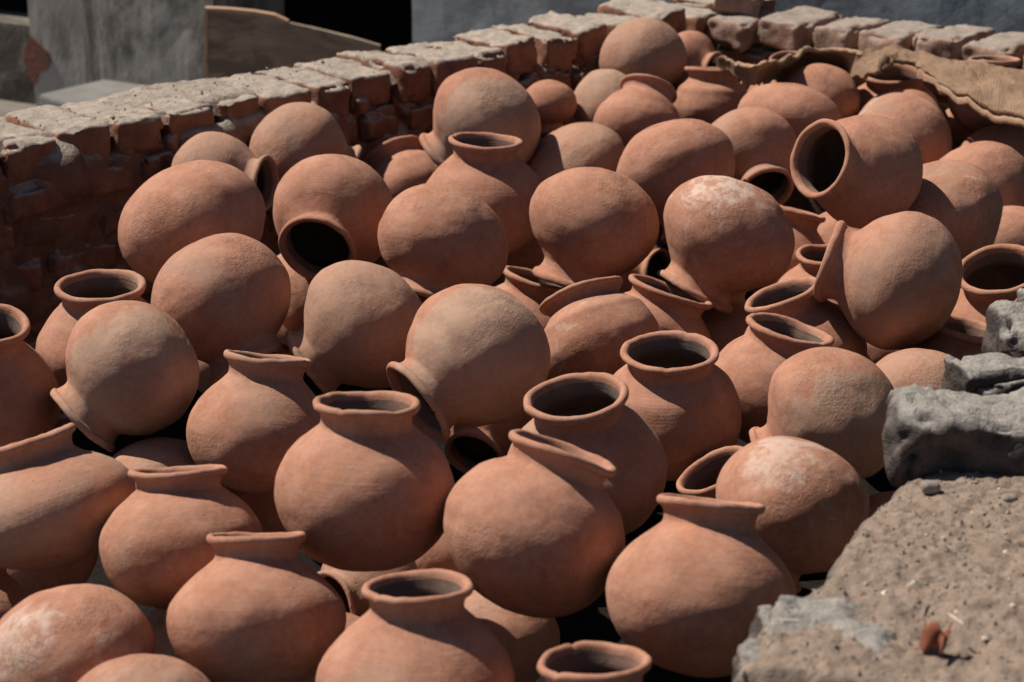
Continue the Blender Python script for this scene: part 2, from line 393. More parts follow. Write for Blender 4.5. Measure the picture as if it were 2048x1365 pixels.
# inner face down to the floor, rough
def near_side(u, v):
    p = near_top(u, 0 * u); P = np.stack([p[:, 0], p[:, 1], v * .6], 1)
    dn = fbm(P, 8, 5, 47) * .012
    return np.stack([p[:, 0] + v * .03 + dn * (v > 0), p[:, 1] + dn * 0, p[:, 2] * (1 - v)], 1)
V2, F2 = grid(330, 46, near_side)
F2 = F2[:, ::-1]
link("packed_earth_core", mesh("packed_earth_core", np.vstack([V, V2]), np.vstack([Fc, F2 + len(V)]), True, (MUD_N,)), near)
def near_brick(px, py, z, l, w, h, rot, tilt=(0, 0), seed=0):
    b = link("brick", box_mesh("burnt_brick", l, w, h, .0065, BRICK_N, .022, .009, seed, 16, .008, 7, 6, chip=.04), near, at(px, py, z))
    b.rotation_euler = (tilt[0], tilt[1], rot); return b
near_brick(2000, 885, .655, .27, .13, .100, -.10, (.05, .02), 201)
near_brick(2062, 775, .668, .22, .11, .085, .12, (.04, -.03), 202)
near_brick(2145, 695, .668, .23, .11, .090, -.05, (.02, .03), 203)
near_brick(2110, 620, .655, .10, .10, .080, .3, (.05, .10), 207)
ang_ = math.atan2(FR.y - FL.y, FR.x - FL.x); cb = (FL + FR) / 2 + Vector((-math.sin(ang_), math.cos(ang_), 0)) * .085
b = near_brick(1600, 1250, .5, (FR - FL).length + .02, .17, .085, ang_, (.02, 0), 204); b.location = (cb.x + .012, cb.y, .592)
near_brick(1620, 1480, .565, .22, .12, .080, .15, (.0, .0), 206)

# grit on the earth: too many crumbs to count
def crumbs(n, seed, fn, size, name, mat):
    rg = np.random.default_rng(seed); oc = np.array([(1, 0, 0), (-1, 0, 0), (0, 1, 0), (0, -1, 0), (0, 0, 1), (0, 0, -1)], float)
    of = np.array([(0, 2, 4), (2, 1, 4), (1, 3, 4), (3, 0, 4), (2, 0, 5), (1, 2, 5), (3, 1, 5), (0, 3, 5)])
    Vs = []; Fs = []
    for i in range(n):
        s = size * rg.lognormal(0, .5) * np.array([1, rg.uniform(.6, 1), rg.uniform(.5, .9)]); a = rg.uniform(0, 6.28)
        R = np.array([[math.cos(a), -math.sin(a), 0], [math.sin(a), math.cos(a), 0], [0, 0, 1]])
        Vs.append((oc * s * rg.uniform(.7, 1.2, (6, 1))) @ R.T + fn(rg)); Fs.append(of + 6 * i)
    return mesh(name, np.concatenate(Vs), np.concatenate(Fs), False, (mat,))
def on_near(rg):
    p = near_top(np.array([rg.uniform(.04, .66)]), np.array([rg.uniform(.02, .7) ** 1.2]))[0]; p[2] += .001; return p
gr = link("grit", crumbs(1500, 5, on_near, .0020, "grit", PEBBLE), kind="stuff"); gr["label"] = "loose crumbs and grit scattered over the packed earth of the near wall"; gr["category"] = "grit"
gs = link("straw_bits", crumbs(110, 9, on_near, .0022, "straw_bits", STRAW), kind="stuff"); gs["label"] = "pale specks of chaff scattered over the packed earth of the near wall"; gs["category"] = "chaff"
def on_left(rg):
    S = rg.uniform(.05, 3.0); T = rg.uniform(.02, .2); p = Q0 + U * S + NO * T; return np.array([p.x, p.y, .665 + (.006 if S > 1 else 0)])
gl = link("brick_rubble", crumbs(500, 6, on_left, .0018, "rubble", MUD_L), kind="stuff"); gl["label"] = "small crumbs of mud and brick lying along the left wall's dusty top"; gl["category"] = "rubble"
for px, py, sz, lab in ((1862, 975, .012, "round grey pebble lying under the big burnt brick on the near wall"), (2020, 1000, .010, "small dark pebble at the right edge on the near wall's earth")):
    link("pebble", box_mesh("pebble", sz * 2, sz * 1.6, sz * 1.4, .003, PEBBLE, sz * .65, .001, 7, 30), None, at(px, py, .641), lab, "pebble")
def stick(name, p, L, rot, w, lab, cat, mat, tilt=0):
    o = link(name, box_mesh(name, L, w, w * .6, w * .5, mat, w * .25, w * .15, 3, 60), None, p, lab, cat); o.rotation_euler = (0, tilt, rot)
stick("straw", at(1822, 1168, .660), .026, 1.0, .0028, "pale straw piece on the near wall's earth, nearer the pots", "straw", STRAW, .15)
stick("straw", at(1912, 1238, .662), .024, -1.0, .0028, "pale straw piece on the near wall's earth, right of the red-brown leaf scrap", "straw", STRAW, .1)
stick("straw", at(1570, 1240, .646), .030, -.1, .0022, "thin bent straw on the near wall's front corner", "straw", STRAW, .0)
def leaf(u, v):
    x = (u - .5) * .040; y = (v - .5) * .022 * np.sin(np.pi * np.clip(u, .04, .96)) ** .7
    return np.stack([x, y, .010 * np.cos(v * 6.3) + .008 * np.sin(u * 7) + .006 * np.sin(v * 11 + u * 5)], 1)
V, Fc = grid(18, 12, leaf); lo = link("dead_leaf", mesh("dead_leaf", V, Fc, True, (LEAF,)), None, at(1868, 1278, .644), "crumpled red-brown scrap of leaf on the near wall's earth", "leaf"); lo.rotation_euler = (.5, .3, 2.0)
so = lo.modifiers.new("thick", 'SOLIDIFY'); so.thickness = .0012

# ------------------------------------------------------------------ sacking
ttop = [(1438, 122), (1475, 128), (1520, 132), (1560, 124), (1610, 107), (1665, 106), (1720, 111), (1770, 103), (1800, 101), (1850, 112), (1900, 124), (1960, 131), (2048, 141), (2160, 150)]
tbot = [(1436, 140), (1470, 156), (1510, 168), (1560, 160), (1610, 150), (1665, 158), (1705, 160), (1745, 152), (1790, 132), (1830, 134), (1880, 178), (1950, 212), (2048, 240), (2160, 270)]
def cloth(u, v):
    n = len(ttop); t = np.linspace(0, 1, n)
    ax = np.interp(u, t, [p[0] for p in ttop]); ay = np.interp(u, t, [p[1] for p in ttop]); bx = np.interp(u, t, [p[0] for p in tbot]); by = np.interp(u, t, [p[1] for p in tbot])
    zt = np.interp(u, [0, .18, .35, .5, 1], [.64, .668, .645, .655, .66]); zb = np.interp(u, [0, .15, .24, .42, .55, 1], [.61, .61, .56, .56, .65, .63])
    o = []
    for i in range(len(u)):
        a = at(ax[i], ay[i], zt[i]); b = at(bx[i], by[i], zb[i]); p = a.lerp(b, v[i]); o.append((p.x, p.y, p.z + .010 * math.sin(math.pi * v[i])))
    P = np.array(o)
    P[:, 2] += fbm(P, 11, 3, 61) * .008 + np.abs(fbm(P * np.array([1, .5, 1]), 24, 3, 63)) * .008 + .004 * np.sin(v * 9 + u * 15) * (.3 + u)
    P[:, 1] += fbm(P, 13, 2, 66) * .006
    P[:, 0] += (v < .02) * 0
    e = np.minimum(v, 1 - v) < .02
    P[:, 1] += e * fbm(P, 60, 2, 68) * .0015
    return P
V, Fc = grid(240, 34, cloth)
# UVs for the weave
me = mesh("sacking", V, Fc, True, (JUTE,)); uvl = me.uv_layers.new(name="UVMap")
uu, vv = np.meshgrid(np.linspace(0, 1, 241), np.linspace(0, .3, 35), indexing='ij'); uvs = np.stack([uu.ravel(), vv.ravel()], 1)
li = np.empty(len(me.loops), int); me.loops.foreach_get("vertex_index", li); uvl.data.foreach_set("uv", uvs[li].ravel())
sack = link("jute_sacking", None, None, None, "frayed brown jute sacking draped over the pots along the far brick wall", "sacking")
cl = link("cloth", me, sack); so = cl.modifiers.new("thick", 'SOLIDIFY'); so.thickness = .010; so.offset = 0
# folded under layer along the lower right hem
def hem(u, v):
    P = cloth(.70 + .30 * u, 1 + 0 * v); q = P.copy(); a = v * 2 * math.pi
    q[:, 1] += np.cos(a) * .011 - .004; q[:, 2] += np.sin(a) * .008 - .012 + fbm(P, 9, 2, 5) * .004
    return q
V, Fc = grid(110, 10, hem); h_ = link("folded_hem", mesh("folded_hem", V, Fc, True, (JUTE,)), sack)
# frayed threads: tufts at the left end and along the lower edge
def fray():
    Vs = []; Fs = []; k = 0; rg = np.random.default_rng(12)
    for i in range(520):
        if i < 200: u0, v0 = rg.uniform(0, .022), rg.uniform(0, 1); d = np.array([-1, rg.uniform(-.9, .5), rg.uniform(-.5, .7)]); L = rg.uniform(.008, .026)
        else: u0, v0 = rg.uniform(.0, 1), 1.0; d = np.array([rg.uniform(-.7, .7), -1, rg.uniform(-1.0, .3)]); L = rg.uniform(.003, .010)
        p = cloth(np.array([u0]), np.array([v0]))[0]; d /= np.linalg.norm(d); w = .0007
        pts = [p - d * .004]
        for q in range(3): d = d + rg.normal(size=3) * .35; d /= np.linalg.norm(d); pts.append(pts[-1] + d * L / 3)
        for q, c in enumerate(pts):
            ww = w * (1 - q * .22)
            Vs += [c + (ww, 0, 0), c + (-ww * .5, ww * .8, 0), c + (-ww * .5, -ww * .5, ww)]
        for q in range(3):
            b = k + q * 3
            for e in range(3): Fs.append((b + e, b + (e + 1) % 3, b + 3 + (e + 1) % 3, b + 3 + e))
        k += 12
    return mesh("frayed_threads", Vs, Fs, True, (JUTE,))
ft = link("frayed_threads", fray(), sack); ft["kind"] = "stuff"

# ------------------------------------------------------------------ building behind
def slab(name, x0, x1, y0, y1, z0, z1, mat, parent, **kw):
    me = box_mesh(name, x1 - x0, y1 - y0, z1 - z0, kw.get('cell', .12), mat, kw.get('round', .012), kw.get('amp', .003), kw.get('seed', 3), 5, smooth=False)
    return link(name, me, parent, ((x0 + x1) / 2, (y0 + y1) / 2, (z0 + z1) / 2))
bl = link("plastered_building", None, label="blurred grey plastered building with dark openings behind the left wall", cat="building")
TH = math.radians(-30); F0 = at_y(56, 40, 7.35); FN = Vector((math.sin(TH), -math.cos(TH), 0)); FU = Vector((math.cos(TH), math.sin(TH), 0))
F0.z = 0
bl.location = F0; bl.rotation_euler = (0, 0, TH)
def fac(x, y):
    p = at_plane(x, y, F0, FN); return (p - F0).dot(FU), p.z
xa = 0.0; xb = fac(428, 40)[0]; xc = fac(820, 40)[0]
slab("sill_wall", -3.5, .02, .02, .22, -.02, fac(30, 50)[1], SILL, bl)
slab("pillar", xa, xb, 0, .40, -.02, 2.9, PLASTER, bl, seed=4)
slab("pillar", -3.8, -3.5, 0, .40, -.02, 2.9, PLASTER, bl, seed=6)
slab("wall", xc, 7.5, .003, .25, -.02, 2.9, PLASTER_B, bl, seed=5)
slab("lintel_wall", -3.8, 7.5, -.003, .3, 2.0, 3.1, PLASTER, bl)
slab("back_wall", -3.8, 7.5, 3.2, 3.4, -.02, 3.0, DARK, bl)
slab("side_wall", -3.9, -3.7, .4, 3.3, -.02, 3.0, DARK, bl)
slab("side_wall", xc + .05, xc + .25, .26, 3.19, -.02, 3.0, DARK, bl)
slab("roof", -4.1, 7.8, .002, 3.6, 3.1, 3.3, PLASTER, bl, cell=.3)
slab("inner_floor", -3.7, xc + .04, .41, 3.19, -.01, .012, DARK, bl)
# bare brick patch where the plaster has come away
pp = [(62, 72), (80, 88), (96, 104), (103, 126), (92, 142), (78, 146), (72, 168), (60, 158), (56, 140), (47, 118), (52, 96)]
Vp = [(fac(74, 116)[0], -.004, fac(74, 116)[1])] + [(fac(x, y)[0], -.004, fac(x, y)[1]) for x, y in pp]
Vp2 = Vp + [(x, .01, z) for x, y, z in Vp[1:]]
n_ = len(pp); Fp = [(0, 1 + i, 1 + (i + 1) % n_, 1 + (i + 1) % n_) for i in range(n_)]
me = bpy.data.meshes.new("bare_patch"); me.from_pydata(Vp2, [], [(0, 1 + i, 1 + (i + 1) % n_) for i in range(n_)] + [(1 + i, n_ + 1 + i, n_ + 1 + (i + 1) % n_, 1 + (i + 1) % n_) for i in range(n_)]); me.materials.append(REDPATCH)
link("bare_brick_patch", me, bl)
def prism(name, top_pts, z0, z1, mat, parent=None, **kw):
    n = len(top_pts); V = [(p.x, p.y, z1) for p in top_pts] + [(p.x, p.y, z0) for p in top_pts]
    me = bpy.data.meshes.new(name); me.from_pydata(V, [], [tuple(range(n))] + [tuple(range(2 * n - 1, n - 1, -1))] + [(i, n + i, n + (i + 1) % n, (i + 1) % n) for i in range(n)]); me.materials.append(mat)
    o = link(name, me, parent, **kw); bv = o.modifiers.new("edge", 'BEVEL'); bv.width = .012; bv.segments = 2; return o
prism("stone_slab", [at(76, 188, .13), at(250, 240, .13), at(520, 200, .13), at(480, 120, .13), at(285, 140, .13)], .0, .13, SLABM, label="pale low stone slab on the yard in front of the grey pillar", cat="slab")
# weathered board leaning before the dark doorway
bp = [(411, 18), (455, 21), (505, 26), (545, 33), (572, 45), (640, 60), (705, 76), (760, 92), (760, 240), (411, 240)]
YB = 6.55
board = link("plywood_board", None, None, None, "weathered wooden board with a pale curved top edge leaning before the dark doorway", "board")
def poly_prism(name, px, Y, th, mat, parent):
    P = [at_y(x, y, Y) for x, y in px]; n = len(P)
    V = [tuple(p) for p in P] + [(p.x, p.y + th, p.z) for p in P]
    me = bpy.data.meshes.new(name); me.from_pydata(V, [], [tuple(range(n))[::-1], tuple(range(n, 2 * n))] + [(i, (i + 1) % n, n + (i + 1) % n, n + i) for i in range(n)]); me.materials.append(mat)
    return link(name, me, parent)
poly_prism("panel", bp, YB, .022, WOOD, board)
ed = [(409, 16), (457, 18), (507, 23), (549, 30), (576, 43), (572, 47), (545, 36), (505, 30), (455, 25), (415, 22), (415, 240), (408, 240)]
poly_prism("edge_strip", ed, YB - .004, .030, WOODEDGE, board)
# ------------------------------------------------------------------ pots
def catmull(pts, n):
    pts = np.array(pts, float); P = np.vstack([2 * pts[0] - pts[1], pts, 2 * pts[-1] - pts[-2]]); out = []
    for i in range(1, len(P) - 2):
        for t in np.linspace(0, 1, n, endpoint=False):
            a, b, c, d = P[i - 1], P[i], P[i + 1], P[i + 2]
            out.append(.5 * ((2 * b) + (-a + c) * t + (2 * a - 5 * b + 4 * c - d) * t * t + (-a + 3 * b - 3 * c + d) * t ** 3))
    out.append(pts[-1]); return np.array(out)
def pot_profile(h, c, k, lip, fu=0.0):
    """(r, z) from the outside bottom over the lip to the inside bottom; h neck height, c depth of the bowl, k mouth width"""
    h -= .095
    bot = [(math.sin(a) ** .96 if a else 0.0, -c * math.cos(a)) for a in np.linspace(0, math.pi / 2, 13)]
    def kk(r, z): return (r + fu * math.exp(-((z - .52) / .2) ** 2)) * (1 + (k - 1) * min(1, max(0, (z - .35) / .45)))
    sh = [(kk(r, z), z * h) for r, z in ((.968, .2), (.875, .40), (.765, .565), (.645, .69), (.555, .785), (.512, .84), (.506, .915), (.522, .98))]
    lipp = [(kk(r, 1), 1.0 * h + dz * lip) for r, dz in ((.545, .022), (.576, .030), (.598, .055), (.600, .090), (.577, .116), (.540, .118), (.508, .092), (.492, .035))]
    inn = [(kk(r, z) - .038, z * h) for r, z in ((.512, .90), (.520, .84), (.56, .77), (.635, .67), (.75, .54), (.875, .38), (.965, .19))]
    ib = [((math.sin(a)) * .958, -(c - .045) * math.cos(a)) for a in np.linspace(math.pi / 2, 0, 9)]
    out = catmull(bot + sh, 3); n1 = len(out)
    lp = catmull([sh[-1]] + lipp, 2)[1:]; n2 = n1 + len(lp)
    il = catmull([lipp[-1]] + inn + ib, 2)[1:]
    pr = np.vstack([out, lp, il]); pr[:, 0] = np.maximum(pr[:, 0], 0); pr[0, 0] = 0; pr[-1, 0] = 0
    return pr, n1 - 1, n2 - 1
def make_pot(loc, axis, R, h, c, k, seed, tone, flash, dust, label, group=None, lip=1.0, chip=0):
    r_ = np.random.default_rng(1000 + seed)
    prof, i1, i2 = pot_profile(h, c, k, lip * r_.uniform(1.0, 1.3), r_.uniform(-.028, .035))
    NS = 84; n = len(prof); a = np.arange(NS) * 2 * math.pi / NS
    ca, sa = np.cos(a), np.sin(a)
    V = np.stack([prof[:, 0][:, None] * ca, prof[:, 0][:, None] * sa, np.repeat(prof[:, 1][:, None], NS, 1)], 2)
    P = V.reshape(-1, 3)
    rad = P * np.array([1, 1, .6]); rad /= np.maximum(np.linalg.norm(rad, axis=1), .05)[:, None]
    off = r_.uniform(-50, 50, 3)
    dirn = P / np.maximum(np.linalg.norm(P, axis=1), .05)[:, None]
    P2 = dirn * 1.0
    w = vnoise(P2 * 1.1 + off, seed) * .034 + vnoise(P2 * 3.1 + off, seed + 1) * .012 + vnoise(P2 * 7 + off, seed + 2) * .0045 + vnoise(P2 * 16 + off, seed + 5) * .0018
    for q in range(3):                                   # a few shallow thumbed dents
        cdir = r_.normal(size=3); cdir /= np.linalg.norm(cdir)
        w -= np.exp(-((1 - P2 @ cdir) / r_.uniform(.015, .05))) * r_.uniform(.008, .022)
    P = P + rad * w[:, None]
    # the neck and lip wander a little, no two alike
    ang = np.arctan2(P[:, 1], P[:, 0]); up = np.clip((P[:, 2] / (h - .08) - .7) / .3, 0, 1.2)
    ph = r_.uniform(0, 6.28, 6)
    P[:, 2] += up * (.008 * np.sin(2 * ang + ph[0]) + .005 * np.sin(3 * ang + ph[1]) + .002 * np.sin(7 * ang + ph[2]))
    el = 1 + up * (.012 * np.cos(2 * ang + ph[3]) + .006 * np.sin(3 * ang + ph[4]) + 0.002 * np.sin(9 * ang + ph[5]))
    P[:, 0] *= el; P[:, 1] *= el
    tl = r_.normal(size=2) * .014
    P[:, 2] += up * (P[:, 0] * tl[0] + P[:, 1] * tl[1])
    lipw = np.zeros(len(P)); lipw.reshape(n, NS)[i1:i2 + 1] = 1
    P[:, 2] += lipw * vnoise(np.stack([np.cos(ang) * 6, np.sin(ang) * 6, ang * 0 + seed], 1), seed) * .005
    for q in range(chip):                                # chips out of the lip
        d = (ang - r_.uniform(-3.1, 3.1) + math.pi) % (2 * math.pi) - math.pi
        P[:, 2] -= lipw * np.exp(-(d / .05) ** 2) * .022
    P = P * R
    root = link("clay_pot", None, None, loc, label, "pot", group)
    root.empty_display_size = .05
    ax = Vector(axis).normalized()
    M = ax.to_track_quat('Z', 'Y') @ Matrix.Rotation(r_.uniform(0, 6.28), 3, 'Z').to_quaternion()
    # turn the flashed flank (local +x) towards the upper right as seen from the kiln mouth
    if True:
        tgt = Vector((.75, -.35, .55)) if dust < .95 else Vector((.42, .45, -.75)); tgt = (tgt - ax * tgt.dot(ax)).normalized(); yy = ax.cross(tgt)
        M = Matrix((tgt, yy, ax)).transposed().to_quaternion()
    root.rotation_mode = 'QUATERNION'; root.rotation_quaternion = M
    G = P.reshape(n, NS, 3); ii = np.arange(NS); jj = (ii + 1) % NS
    def strip(a0, a1, closed_caps=()):
        ring = G[a0:a1 + 1].reshape(-1, 3); m_ = a1 - a0
        f = [np.stack([q * NS + ii, q * NS + jj, (q + 1) * NS + jj, (q + 1) * NS + ii], 1) for q in range(m_)]
        return ring, np.concatenate(f)
    v1, f1 = strip(0, i1); v2, f2 = strip(i2, n - 1)
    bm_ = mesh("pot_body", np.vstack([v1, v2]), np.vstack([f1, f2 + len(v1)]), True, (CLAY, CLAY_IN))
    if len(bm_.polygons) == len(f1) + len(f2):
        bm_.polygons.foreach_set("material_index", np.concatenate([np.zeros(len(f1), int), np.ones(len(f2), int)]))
    body = link("body", bm_, root)
    rv, rf = strip(i1, i2)
    rim = link("rim", mesh("pot_rim", rv, rf, True, (CLAY,)), root)
    for o in (root, body, rim):
        o["seed"] = float(seed * 1.37 + 3); o["tone"] = float(tone); o["flash"] = float(flash); o["dust"] = float(dust)
    return root
